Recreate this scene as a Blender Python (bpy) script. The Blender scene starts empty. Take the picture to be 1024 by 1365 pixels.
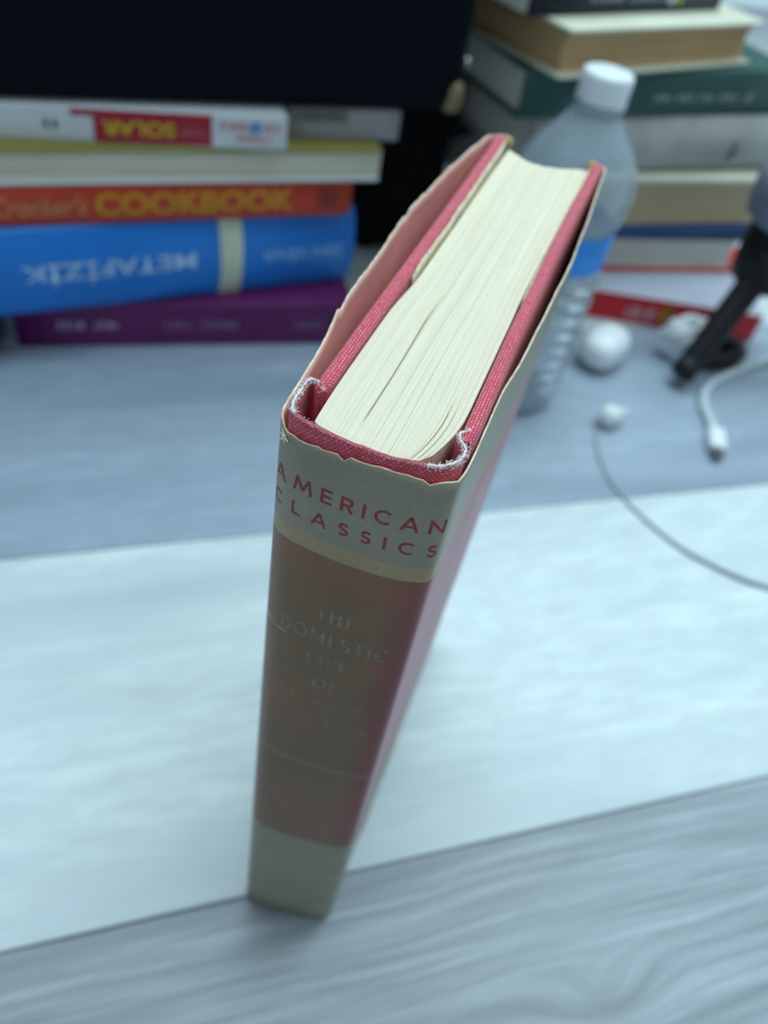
import bpy, bmesh, math, random
from mathutils import Vector, Matrix, noise

# ------------------------------------------------------------------ camera, world, light, exposure
scene = bpy.context.scene
COL = scene.collection
FPX = 1050.0                                     # focal length in pixels of the 1024x1365 frame
cam = bpy.data.cameras.new('camera')
cam.sensor_fit = 'HORIZONTAL'
cam.sensor_width = 36.0
cam.lens = FPX / 1024.0 * 36.0
cam.clip_start = 0.005
cam.dof.use_dof = True
cam.dof.focus_distance = 0.126
cam.dof.aperture_fstop = 16.5
cam.dof.aperture_blades = 0
camo = bpy.data.objects.new('camera', cam)
COL.objects.link(camo)
RX = Vector((0.9537483523884428, -0.2609819940380243, 0.14917264864668517))
RY = Vector((-0.09074054980006002, -0.7230393735361442, -0.68482130292394))
RZ = Vector((0.2865837276230343, 0.6396111811908831, -0.7132792608489957))
CAM = Vector((-0.022236, -0.097292, 0.303352))
camo.matrix_world = Matrix((
    (RX.x, -RY.x, -RZ.x, CAM.x), (RX.y, -RY.y, -RZ.y, CAM.y), (RX.z, -RY.z, -RZ.z, CAM.z), (0, 0, 0, 1)))
scene.camera = camo

world = bpy.data.worlds.new('world')
scene.world = world
world.use_nodes = True
wbg = world.node_tree.nodes['Background']
wbg.inputs[0].default_value = (0.71, 0.87, 1.0, 1)
wbg.inputs[1].default_value = 0.40


def area(name, loc, target, sx, sy, power, color):
    l = bpy.data.lights.new(name, 'AREA')
    l.shape = 'RECTANGLE'
    l.size, l.size_y = sx, sy
    l.energy = power
    l.color = color
    o = bpy.data.objects.new(name, l)
    COL.objects.link(o)
    o.location = loc
    d = Vector(target) - Vector(loc)
    o.rotation_euler = d.to_track_quat('-Z', 'Y').to_euler()
    return o


area('overhead_soft_daylight', (0.70, 0.80, 2.35), (0.2, 0.2, 0.0), 2.6, 2.2, 80, (0.70, 0.93, 1.0))  # unseen soft area lamp placed overhead, standing in for diffuse daylight

scene.view_settings.view_transform = 'Standard'
scene.view_settings.look = 'None'
scene.view_settings.exposure = 0.0
scene.view_settings.gamma = 1.0
scene.view_settings.use_curve_mapping = False

R = random.Random(7)


# ------------------------------------------------------------------ helpers: materials
def new_mat(name):
    m = bpy.data.materials.new(name)
    m.use_nodes = True
    nt = m.node_tree
    return m, nt, nt.nodes['Principled BSDF']


def node(nt, t, **kw):
    n = nt.nodes.new(t)
    for k, v in kw.items():
        setattr(n, k, v)
    return n


def ramp(nt, fac, stops):
    r = node(nt, 'ShaderNodeValToRGB')
    els = r.color_ramp.elements
    while len(els) > 1:
        els.remove(els[-1])
    for i, (p, c) in enumerate(stops):
        e = els[0] if i == 0 else els.new(p)
        e.position = p
        e.color = (c[0], c[1], c[2], 1)
    nt.links.new(fac, r.inputs[0])
    return r.outputs[0]


def mixc(nt, fac, a, b, blend='MIX'):
    m = node(nt, 'ShaderNodeMix', data_type='RGBA', blend_type=blend)
    for s, v in ((m.inputs[0], fac), (m.inputs[6], a), (m.inputs[7], b)):
        if hasattr(v, 'is_linked'):
            nt.links.new(v, s)
        elif isinstance(v, (int, float)):
            s.default_value = v
        else:
            s.default_value = (v[0], v[1], v[2], 1)
    return m.outputs[2]


def math_n(nt, op, a, b=None, c=None, clamp=False):
    m = node(nt, 'ShaderNodeMath', operation=op, use_clamp=clamp)
    for s, v in zip(m.inputs, (a, b, c)):
        if v is None:
            continue
        if hasattr(v, 'is_linked'):
            nt.links.new(v, s)
        else:
            s.default_value = v
    return m.outputs[0]


def coords(nt, kind='Object', scale=(1, 1, 1)):
    tc = node(nt, 'ShaderNodeTexCoord')
    mp = node(nt, 'ShaderNodeMapping')
    mp.inputs['Scale'].default_value = scale
    nt.links.new(tc.outputs[kind], mp.inputs[0])
    return mp.outputs[0]


def noise_n(nt, vec, scale, detail=4, rough=.55):
    n = node(nt, 'ShaderNodeTexNoise')
    n.inputs['Scale'].default_value = scale
    n.inputs['Detail'].default_value = detail
    n.inputs['Roughness'].default_value = rough
    nt.links.new(vec, n.inputs['Vector'])
    return n.outputs['Fac']


def bump_n(nt, h, bsdf, strength=.3, dist=.0005):
    b = node(nt, 'ShaderNodeBump')
    b.inputs['Strength'].default_value = strength
    b.inputs['Distance'].default_value = dist
    nt.links.new(h, b.inputs['Height'])
    nt.links.new(b.outputs[0], bsdf.inputs['Normal'])


def plain(name, col, rough=.6, var=.15, scale=60, bump=0.0, stretch=(1, 1, 1), spec=.4, metal=0.0):
    m, nt, b = new_mat(name)
    v = coords(nt, 'Object', stretch)
    f = noise_n(nt, v, scale)
    lo = tuple(c * (1 - var) for c in col)
    hi = tuple(min(1, c * (1 + var)) for c in col)
    nt.links.new(ramp(nt, f, [(.3, lo), (.7, hi)]), b.inputs['Base Color'])
    b.inputs['Roughness'].default_value = rough
    b.inputs['Specular IOR Level'].default_value = spec
    b.inputs['Metallic'].default_value = metal
    if bump:
        bump_n(nt, f, b, bump)
    return m


def pages_mat(name, col, dark, lines=900.0):
    """fore-edge / head of a closed page block: fine layered lines along z (object space)"""
    m, nt, b = new_mat(name)
    v = coords(nt, 'Object', (3, 3, lines))
    f = noise_n(nt, v, 1.0, 3, .6)
    g = noise_n(nt, coords(nt, 'Object', (14, 14, 50)), 1.0)
    c = ramp(nt, f, [(.3, dark), (.62, col)])
    c = mixc(nt, .35, c, ramp(nt, g, [(.3, dark), (.7, col)]))
    nt.links.new(c, b.inputs['Base Color'])
    b.inputs['Roughness'].default_value = .85
    b.inputs['Specular IOR Level'].default_value = .15
    bump_n(nt, f, b, .4, .0004)
    return m


# ------------------------------------------------------------------ helpers: meshes and objects
def mesh_obj(name, verts, faces, mat=None, parent=None, uvs=None, smooth=False, fmat=None):
    me = bpy.data.meshes.new(name)
    me.from_pydata([tuple(v) for v in verts], [], faces)
    me.update()
    mats = mat if isinstance(mat, (list, tuple)) else [mat]
    for mm in mats:
        if mm:
            me.materials.append(mm)
    if fmat:
        for p, i in zip(me.polygons, fmat):
            p.material_index = i
    if uvs:
        ul = me.uv_layers.new(name='UVMap')
        for p in me.polygons:
            for li in p.loop_indices:
                ul.data[li].uv = uvs[me.loops[li].vertex_index]
    if smooth:
        for p in me.polygons:
            p.use_smooth = True
    o = bpy.data.objects.new(name, me)
    COL.objects.link(o)
    o.parent = parent
    return o


def bm_obj(name, bm, mat=None, parent=None, smooth=False):
    me = bpy.data.meshes.new(name)
    bm.to_mesh(me)
    bm.free()
    if mat:
        me.materials.append(mat)
    if smooth:
        for p in me.polygons:
            p.use_smooth = True
    o = bpy.data.objects.new(name, me)
    COL.objects.link(o)
    o.parent = parent
    return o


def rbox_bm(x0, x1, y0, y1, z0, z1, r=.001, seg=2):
    bm = bmesh.new()
    bmesh.ops.create_cube(bm, size=1)
    for v in bm.verts:
        v.co = Vector(((x0 + x1) / 2 + v.co.x * (x1 - x0), (y0 + y1) / 2 + v.co.y * (y1 - y0), (z0 + z1) / 2 + v.co.z * (z1 - z0)))
    if r > 0:
        r = min(r, .49 * min(x1 - x0, y1 - y0, z1 - z0))
        bmesh.ops.bevel(bm, geom=list(bm.edges), offset=r, segments=seg, affect='EDGES', profile=.5)
    return bm


def rbox(name, x0, x1, y0, y1, z0, z1, mat, parent, r=.001, seg=2, smooth=True):
    return bm_obj(name, rbox_bm(x0, x1, y0, y1, z0, z1, r, seg), mat, parent, smooth)


def empty(name, loc, rz=0.0, label=None, cat=None, group=None):
    o = bpy.data.objects.new(name, None)
    COL.objects.link(o)
    o.empty_display_size = .02
    o.location = loc
    o.rotation_euler = (0, 0, rz)
    if label:
        o['label'] = label
    if cat:
        o['category'] = cat
    if group:
        o['group'] = group
    return o


def catmull(pts, n, closed=False):
    """resample a polyline of tuples as a Catmull-Rom curve, n samples evenly by arc length"""
    P = [Vector(p) for p in pts]
    dense = []
    m = len(P)
    for i in range(m - 1):
        p0, p1, p2, p3 = P[max(i - 1, 0)], P[i], P[i + 1], P[min(i + 2, m - 1)]
        for k in range(24):
            t = k / 24
            dense.append(.5 * ((2 * p1) + (p2 - p0) * t + (2 * p0 - 5 * p1 + 4 * p2 - p3) * t * t + (3 * p1 - p0 - 3 * p2 + p3) * t ** 3))
    dense.append(P[-1])
    L = [0]
    for a, b in zip(dense, dense[1:]):
        L.append(L[-1] + (b - a).length)
    out, j = [], 0
    for k in range(n):
        s = L[-1] * k / (n - 1)
        while j < len(L) - 2 and L[j + 1] < s:
            j += 1
        d = L[j + 1] - L[j]
        out.append(dense[j].lerp(dense[j + 1], (s - L[j]) / d if d > 1e-12 else 0))
    return out


def tube_data(path, rad, seg=8, squash=1.0):
    path = [Vector(p) for p in path]
    n = len(path)
    rads = rad if isinstance(rad, (list, tuple)) else [rad] * n
    verts, faces = [], []
    up = Vector((0, 0, 1))
    for i, p in enumerate(path):
        t = (path[min(i + 1, n - 1)] - path[max(i - 1, 0)]).normalized()
        a = t.cross(up)
        if a.length < .05:
            a = t.cross(Vector((0, 1, 0)))
        a.normalize()
        b = a.cross(t)
        for k in range(seg):
            w = 2 * math.pi * k / seg
            verts.append(p + a * math.cos(w) * rads[i] + b * math.sin(w) * rads[i] * squash)
    for i in range(n - 1):
        for k in range(seg):
            faces.append((i * seg + k, i * seg + (k + 1) % seg, (i + 1) * seg + (k + 1) % seg, (i + 1) * seg + k))
    faces.append(tuple(range(seg - 1, -1, -1)))
    faces.append(tuple((n - 1) * seg + k for k in range(seg)))
    return verts, faces


def tube(name, path, rad, mat, parent=None, seg=8, squash=1.0):
    v, f = tube_data(path, rad, seg, squash)
    return mesh_obj(name, v, f, mat, parent, smooth=True)


def lathe(name, prof, mat, parent=None, seg=40, ripple=None):
    """prof: list of (r, z)"""
    verts, faces = [], []
    for i, (r, z) in enumerate(prof):
        for k in range(seg):
            w = 2 * math.pi * k / seg
            rr = r * (1 + (ripple(w, z) if ripple else 0))
            verts.append((rr * math.cos(w), rr * math.sin(w), z))
    for i in range(len(prof) - 1):
        for k in range(seg):
            faces.append((i * seg + k, i * seg + (k + 1) % seg, (i + 1) * seg + (k + 1) % seg, (i + 1) * seg + k))
    return mesh_obj(name, verts, faces, mat, parent, smooth=True)


# ------------------------------------------------------------------ helpers: lettering
def text_polys(s, bold=0.0, shear=0.0, spacing=1.0):
    """letters of a string as triangles, normalised to the unit box"""
    cu = bpy.data.curves.new('t', 'FONT')
    cu.body = s
    cu.size = 1
    cu.offset = bold
    cu.shear = shear
    cu.space_character = spacing
    cu.resolution_u = 5
    ob = bpy.data.objects.new('t', cu)
    COL.objects.link(ob)
    dg = bpy.context.evaluated_depsgraph_get()
    dg.update()
    me = bpy.data.meshes.new_from_object(ob.evaluated_get(dg))
    bpy.data.objects.remove(ob)
    bpy.data.curves.remove(cu)
    bm = bmesh.new()
    bm.from_mesh(me)
    bpy.data.meshes.remove(me)
    xs = [v.co.x for v in bm.verts]
    ys = [v.co.y for v in bm.verts]
    x0, x1, y0, y1 = min(xs), max(xs), min(ys), max(ys)
    for v in bm.verts:
        v.co.x = (v.co.x - x0) / (x1 - x0)
        v.co.y = (v.co.y - y0) / (y1 - y0)
        v.co.z = 0
    return bm


def serif_polys(word, weight=.16):
    """upright capitals with thick and thin strokes and slab serifs, unit box"""
    T, t, S = weight, weight * .5, .06
    W = {'I': .3, 'O': .8, 'M': .95, 'C': .72, 'S': .55, 'J': .42, 'A': .74, 'H': .76, 'N': .78, 'D': .76, 'R': .68}
    polys = []
    x = 0.0

    def bar(ax, ay, bx, by, w):
        d = Vector((bx - ax, by - ay))
        n = Vector((-d.y, d.x)).normalized() * w / 2
        polys.append([(x + ax + n.x, ay + n.y), (x + ax - n.x, ay - n.y), (x + bx - n.x, by - n.y), (x + bx + n.x, by + n.y)])

    def stem(cx, w=T):
        bar(cx, 0, cx, 1, w)
        for yy in (S / 2, 1 - S / 2):
            bar(cx - w * .95, yy, cx + w * .95, yy, S)

    def arc(cx, cy, rx, ry, a0, a1, w0=t, w1=T, n=14):
        for i in range(n):
            p = []
            for k in (i, i + 1):
                a = math.radians(a0 + (a1 - a0) * k / n)
                w = w0 + (w1 - w0) * abs(math.cos(a))
                c, s = math.cos(a), math.sin(a)
                p.append(((cx + (rx - w / 2) * c, cy + (ry - w / 2) * s), (cx + (rx + w / 2) * c, cy + (ry + w / 2) * s)))
            polys.append([(x + q[0], q[1]) for q in (p[0][0], p[0][1], p[1][1], p[1][0])])
    for ch in word:
        w = W.get(ch, .62)
        if ch in 'EFLTHIDRJN':
            pass
        if ch == 'T':
            bar(w / 2, 0, w / 2, 1, T); bar(0, .97, w, .97, S); bar(.03, .82, .03, 1, S); bar(w - .03, .82, w - .03, 1, S); bar(w / 2 - T, .03, w / 2 + T, .03, S)
        elif ch == 'H':
            stem(.14); stem(w - .14); bar(.14, .52, w - .14, .52, t)
        elif ch in 'EF':
            stem(.14); bar(.14, .97, w, .97, S); bar(w - .03, .8, w - .03, 1, S); bar(.14, .52, w * .75, .52, t)
            if ch == 'E':
                bar(.14, .03, w, .03, S); bar(w - .03, 0, w - .03, .2, S)
        elif ch == 'L':
            stem(.14); bar(.14, .03, w, .03, S); bar(w - .03, 0, w - .03, .22, S)
        elif ch == 'I':
            stem(w / 2)
        elif ch == 'O':
            arc(w / 2, .5, w / 2 - .05, .48, 0, 360, n=28)
        elif ch == 'D':
            stem(.14); arc(.2, .5, w - .28, .48, -90, 90, n=16)
        elif ch == 'C':
            arc(w / 2 + .03, .5, w / 2 - .05, .48, 50, 310, n=22); bar(w - .05, .7, w - .05, .98, S)
        elif ch == 'S':
            arc(w / 2, .73, w / 2 - .06, .25, 20, 270, n=16); arc(w / 2, .27, w / 2 - .06, .25, 90, -160, n=16)
        elif ch == 'M':
            stem(.13, t); stem(w - .13); bar(.14, .98, w / 2, .1, T); bar(w / 2, .1, w - .14, .98, t)
        elif ch == 'N':
            stem(.13, t); stem(w - .13, t); bar(.13, .98, w - .13, .02, T)
        elif ch == 'A':
            bar(.08, 0, w / 2, 1, t); bar(w / 2, 1, w - .1, 0, T); bar(.2, .35, w - .2, .35, t); bar(0, .03, .2, .03, S); bar(w - .24, .03, w, .03, S)
        elif ch == 'R':
            stem(.14); arc(.2, .74, w * .5, .24, -90, 90); bar(.3, .5, w, .02, T)
        elif ch == 'J':
            bar(w * .6, .2, w * .6, 1, T); bar(w * .6 - T, .97, w * .6 + T, .97, S); arc(w * .32, .2, w * .28, .22, 0, -170, n=10)
        x += w + .16
    tot = x - .16
    bm = bmesh.new()
    for p in polys:
        bm.faces.new([bm.verts.new((a / tot, b, 0)) for a, b in p])
    return bm


def sans_polys(ch, w=.165):
    """geometric capitals drawn as strokes, height 1; returns (polygons, width)"""
    polys = []

    def bar(ax, ay, bx, by, ww=w):
        d = Vector((bx - ax, by - ay))
        n = Vector((-d.y, d.x)).normalized() * ww / 2
        for k in range(4):
            p, q = Vector((ax, ay)) + d * k / 4, Vector((ax, ay)) + d * (k + 1) / 4
            polys.append([tuple(p + n), tuple(p - n), tuple(q - n), tuple(q + n)])

    def arc(cx, cy, rx, ry, a0, a1, n=16):
        for i in range(n):
            p = []
            for k in (i, i + 1):
                a = math.radians(a0 + (a1 - a0) * k / n)
                c, q = math.cos(a), math.sin(a)
                p.append(((cx + (rx - w / 2) * c, cy + (ry - w / 2) * q), (cx + (rx + w / 2) * c, cy + (ry + w / 2) * q)))
            polys.append([p[0][0], p[0][1], p[1][1], p[1][0]])
    h = w / 2
    if ch == 'A':
        W = .98; bar(h, 0, W / 2, 1 - .02); bar(W / 2, 1 - .02, W - h, 0); bar(.26, .3, W - .26, .3, w * .85)
    elif ch == 'M':
        W = 1.16; bar(h, 0, .25, 1); bar(W - h, 0, W - .25, 1); bar(.25, .97, W / 2, .12); bar(W / 2, .12, W - .25, .97)
    elif ch == 'E':
        W = .64; bar(h, 0, h, 1); bar(h, 1 - h, W, 1 - h); bar(h, .5, W - .04, .5); bar(h, h, W, h)
    elif ch == 'R':
        W = .70; bar(h, 0, h, 1); bar(h, 1 - h, .36, 1 - h); bar(h, .46, .36, .46); arc(.36, .68, .24, .225, -90, 90); bar(.34, .46, W - .06, 0)
    elif ch == 'I':
        W = w; bar(h, 0, h, 1)
    elif ch == 'C':
        W = .88; arc(.5, .5, .5 - h, .5 - h, 48, 312, 24)
    elif ch == 'N':
        W = .90; bar(h, 0, h, 1); bar(W - h, 0, W - h, 1); bar(h, .96, W - h, .04)
    elif ch == 'L':
        W = .58; bar(h, 0, h, 1); bar(h, h, W, h)
    else:
        W = .60; arc(.3, .72, .21, .19, 25, 270, 16); arc(.3, .30, .22, .21, 90, -155, 16)
    return polys, W


def scribble_polys(n, rnd, gaps=()):
    """a row of small upright marks: print that is too small to read in the photograph"""
    bm = bmesh.new()
    x = 0.0
    rects = []
    for i in range(n):
        if i in gaps:
            x += 1.1
            continue
        k = rnd.random()
        hgt = 1.0 if k > .25 else .72
        rects.append((x, x + .28, 0, hgt))
        if k > .55:
            rects.append((x + .45, x + .73, 0, hgt)); rects.append((x + .2, x + .5, hgt * .42, hgt * .62)); x += .73
        elif k > .3:
            rects.append((x + .2, x + .7, 0, .2)); rects.append((x + .2, x + .7, hgt - .2, hgt)); x += .7
        else:
            x += .3
        x += .3
    tot = x - .3
    for a, b, c, d in rects:
        bm.faces.new([bm.verts.new((p / tot, q, 0)) for p, q in ((a, c), (b, c), (b, d), (a, d))])
    return bm


def dots_polys(shapes):
    """shapes: (cx, cy, rx, ry) ellipses in the unit box"""
    bm = bmesh.new()
    for cx, cy, rx, ry in shapes:
        bm.faces.new([bm.verts.new((cx + rx * math.cos(2 * math.pi * k / 16), cy + ry * math.sin(2 * math.pi * k / 16), 0)) for k in range(16)])
    return bm


def put_print(name, bm, a0, a1, b0, b1, fn, mat, parent, flip=False, cuts=0, label=None):
    """lay a unit-box print onto the surface fn(a, b); flip turns it upside down"""
    for k in range(1, cuts):
        bmesh.ops.bisect_plane(bm, geom=bm.verts[:] + bm.edges[:] + bm.faces[:], plane_co=(k / cuts, 0, 0), plane_no=(1, 0, 0))
        bmesh.ops.bisect_plane(bm, geom=bm.verts[:] + bm.edges[:] + bm.faces[:], plane_co=(0, k / cuts, 0), plane_no=(0, 1, 0)) if cuts > 14 and k % 5 == 0 else None
    for v in bm.verts:
        u, w = (1 - v.co.x, 1 - v.co.y) if flip else (v.co.x, v.co.y)
        v.co = Vector(fn(a0 + (a1 - a0) * u, b0 + (b1 - b0) * w))
    o = bm_obj(name, bm, mat, parent)
    if label:
        o['label'] = label
    return o


# ------------------------------------------------------------------ the floor
SEAM, PW = -0.00327, 0.1713


def plank_mat(name, base, grain, dark_amt, seed, fine=.5, wide=42, knots=(), mot=(40, 150)):
    m, nt, b = new_mat(name)
    tc = node(nt, 'ShaderNodeTexCoord')
    mp = node(nt, 'ShaderNodeMapping')
    mp.inputs['Location'].default_value = (seed * 3.1, seed * 1.7, 0)
    nt.links.new(tc.outputs['Object'], mp.inputs[0])
    vec = mp.outputs[0]
    # slow warp so that the grain wanders
    wn = node(nt, 'ShaderNodeTexNoise')
    wn.inputs['Scale'].default_value = 5.0
    wn.inputs['Detail'].default_value = 2
    nt.links.new(vec, wn.inputs['Vector'])
    sub = node(nt, 'ShaderNodeVectorMath', operation='SUBTRACT')
    nt.links.new(wn.outputs['Color'], sub.inputs[0])
    sub.inputs[1].default_value = (.5, .5, .5)
    sc = node(nt, 'ShaderNodeVectorMath', operation='MULTIPLY')
    nt.links.new(sub.outputs[0], sc.inputs[0])
    sc.inputs[1].default_value = (.02, .016, 0)
    add = node(nt, 'ShaderNodeVectorMath', operation='ADD')
    nt.links.new(vec, add.inputs[0])
    nt.links.new(sc.outputs[0], add.inputs[1])

    warped = add.outputs[0]
    kmask = None
    for kx, ky, kr, amp in knots:                 # the grain flows round each knot
        km = node(nt, 'ShaderNodeMapping')
        km.inputs['Location'].default_value = (-kx / (kr * 2.2), -ky / kr, 0)
        km.inputs['Scale'].default_value = (1 / (kr * 2.2), 1 / kr, 0)
        nt.links.new(tc.outputs['Object'], km.inputs[0])
        ln = node(nt, 'ShaderNodeVectorMath', operation='LENGTH')
        nt.links.new(km.outputs[0], ln.inputs[0])
        g = math_n(nt, 'EXPONENT', math_n(nt, 'MULTIPLY', math_n(nt, 'POWER', ln.outputs['Value'], 2.0), -1.0))
        cb = node(nt, 'ShaderNodeCombineXYZ')
        nt.links.new(math_n(nt, 'MULTIPLY', g, amp), cb.inputs[1])
        ad = node(nt, 'ShaderNodeVectorMath', operation='ADD')
        nt.links.new(warped, ad.inputs[0])
        nt.links.new(cb.outputs[0], ad.inputs[1])
        warped = ad.outputs[0]
        core = math_n(nt, 'POWER', g, 7.0)
        kmask = core if kmask is None else math_n(nt, 'MAXIMUM', kmask, core)

    def stretched(sx, sy):
        q = node(nt, 'ShaderNodeMapping')
        q.inputs['Scale'].default_value = (sx, sy, 1)
        nt.links.new(warped, q.inputs[0])
        return q.outputs[0]
    f1 = noise_n(nt, stretched(9, 260), 1.0, 3, .6)       # fine fibres
    f2 = noise_n(nt, stretched(4, wide), 1.0, 3, .55)        # wide streaks
    f3 = noise_n(nt, stretched(3.2, 15), 1.0, 2, .5)       # cloudy tone
    c = ramp(nt, f2, [(.32, grain), (.6, base)])
    c = mixc(nt, fine, c, ramp(nt, f1, [(.35, grain), (.6, base)]))
    streak = ramp(nt, f3, [(.49, (0, 0, 0)), (.72, (1, 1, 1))])
    sfac = math_n(nt, 'MULTIPLY', streak, dark_amt)
    c = mixc(nt, sfac, c, (grain[0] * .62, grain[1] * .62, grain[2] * .66))
    mott = noise_n(nt, stretched(mot[0], mot[1]), 1.0, 4, .65)
    c = mixc(nt, ramp(nt, mott, [(.42, (.5, .5, .5)), (.62, (0, 0, 0))]), c, tuple(g * .86 for g in grain))
    if kmask is not None:
        c = mixc(nt, math_n(nt, 'MULTIPLY', kmask, .3), c, tuple(g * .6 for g in grain))
    nt.links.new(c, b.inputs['Base Color'])
    b.inputs['Roughness'].default_value = .42
    b.inputs['Specular IOR Level'].default_value = .5
    bump_n(nt, f1, b, .12, .0004)
    return m


P_WHITE = plank_mat('plank_white', (.72, .80, .81), (.58, .66, .69), .60, 1.0, .34, 60, ((-.0280, .0867, .010, .008), (.1694, .0993, .007, .006)))
P_GREY = plank_mat('plank_grey', (.42, .47, .51), (.19, .22, .25), .3, 4.3, .5, 190, ((.1163, -.0651, .011, .012),), (13, 230))
P_BLUE = plank_mat('plank_blue_grey', (.40, .48, .57), (.31, .385, .475), .85, 8.2, .35)
P_MID = plank_mat('plank_mid', (.46, .5, .52), (.34, .37, .39), .4, 12.7, .4)
floor = mesh_obj('floor', [(-1.4, -1.0, -.012), (2.2, -1.0, -.012), (2.2, 2.05, -.012), (-1.4, 2.05, -.012),
                           (-1.4, -1.0, -.03), (2.2, -1.0, -.03), (2.2, 2.05, -.03), (-1.4, 2.05, -.03)],
                 [(0, 1, 2, 3), (7, 6, 5, 4), (0, 4, 5, 1), (1, 5, 6, 2), (2, 6, 7, 3), (3, 7, 4, 0)],
                 plain('underlay', (.05, .05, .05)))
floor['kind'] = 'structure'
PLX0, PLX1 = -1.4, 2.2
for k in range(-5, 12):
    y0 = SEAM + k * PW
    m = {-1: P_GREY, 0: P_WHITE, 1: P_BLUE, 2: P_WHITE}.get(k, (P_MID, P_GREY, P_WHITE)[k % 3])
    joint = {-1: .93, 0: -.62, 1: 1.2, 2: -.4}.get(k, [-.5, .8, .35, 1.3][k % 4])
    for xa, xb in ((PLX0, joint), (joint, PLX1)):
        rbox('plank', xa + .0002, xb - .0002, y0 + .0002, y0 + PW - .0002, -.012, 0, m, floor, r=.0009, seg=2, smooth=False)

wall = bm_obj('wall_back', rbox_bm(-1.4, 2.2, 2.05, 2.15, -.03, 2.5, .0), plain('wall_paint', (.35, .38, .42), .9, .05))
wall['kind'] = 'structure'
trim = bm_obj('baseboard_back', rbox_bm(-1.4, 2.2, 2.035, 2.05, 0, .08, .003), plain('baseboard_paint', (.7, .7, .7), .5, .05))
trim['kind'] = 'structure'

# ------------------------------------------------------------------ the standing book
H, W0, D0 = 225.0, 31.0, 134.0       # millimetres
book = empty('hardcover_book', (0, 0, 0), -math.radians(35.4487),
             'worn red cloth hardcover in torn jacket standing upright on its end', 'book')


def smooth(t):
    t = max(0.0, min(1.0, t))
    return t * t * (3 - 2 * t)


def TB(x, y, z):
    """the slack of an old book: thinner at the foot, spine cocked (mm -> m)"""
    k = 1 - z / H
    dy = 3.7 * smooth(x / 22.0) * k * (1 - smooth((y - 6) / 60.0))
    dx = -4.3 * k * (x / 31.0) * max(0, min(1.1, y / 123.0))
    return Vector(((x + dx) / 1000, (y + dy) / 1000, z / 1000))


def lerp_pts(pts, t):
    for (a, va), (b, vb) in zip(pts, pts[1:]):
        if t <= b:
            return va + (vb - va) * (t - a) / (b - a)
    return pts[-1][1]


# --- cloth
def cloth_material():
    m, nt, b = new_mat('red_book_cloth')
    tc = node(nt, 'ShaderNodeTexCoord')
    br = node(nt, 'ShaderNodeTexBrick', offset=.5)
    nt.links.new(tc.outputs['UV'], br.inputs['Vector'])
    br.inputs['Color1'].default_value = (.92, .42, .48, 1)
    br.inputs['Color2'].default_value = (.80, .13, .20, 1)
    br.inputs['Mortar'].default_value = (.55, .018, .05, 1)
    br.inputs['Scale'].default_value = 1.0
    br.inputs['Mortar Size'].default_value = .24
    br.inputs['Mortar Smooth'].default_value = .9
    br.inputs['Brick Width'].default_value = .80
    br.inputs['Row Height'].default_value = .52
    n = noise_n(nt, tc.outputs['UV'], 1.5, 3, .6)
    c = mixc(nt, ramp(nt, n, [(.35, (0, 0, 0)), (.75, (.38, .38, .38))]), br.outputs['Color'], (.64, .035, .08))
    # faded, rubbed rims: the v coordinate runs past 100 on the worn edge
    sx = node(nt, 'ShaderNodeSeparateXYZ')
    nt.links.new(tc.outputs['UV'], sx.inputs[0])
    worn = math_n(nt, 'SUBTRACT', sx.outputs[1], 100.0)
    worn = math_n(nt, 'MULTIPLY', worn, .5, clamp=True)
    n2 = noise_n(nt, tc.outputs['UV'], 2.6, 2, .7)
    worn = math_n(nt, 'MULTIPLY', worn, ramp(nt, n2, [(.3, (.15,) * 3), (.6, (.75,) * 3)]), clamp=True)
    c = mixc(nt, worn, c, (.86, .60, .60))
    nt.links.new(c, b.inputs['Base Color'])
    b.inputs['Roughness'].default_value = .62
    b.inputs['Specular IOR Level'].default_value = .35
    b.inputs['Sheen Weight'].default_value = .25
    inv = math_n(nt, 'SUBTRACT', 1.0, br.outputs['Fac'])
    bump_n(nt, inv, b, .55, .00018)
    return m


CLOTH = cloth_material()


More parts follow.
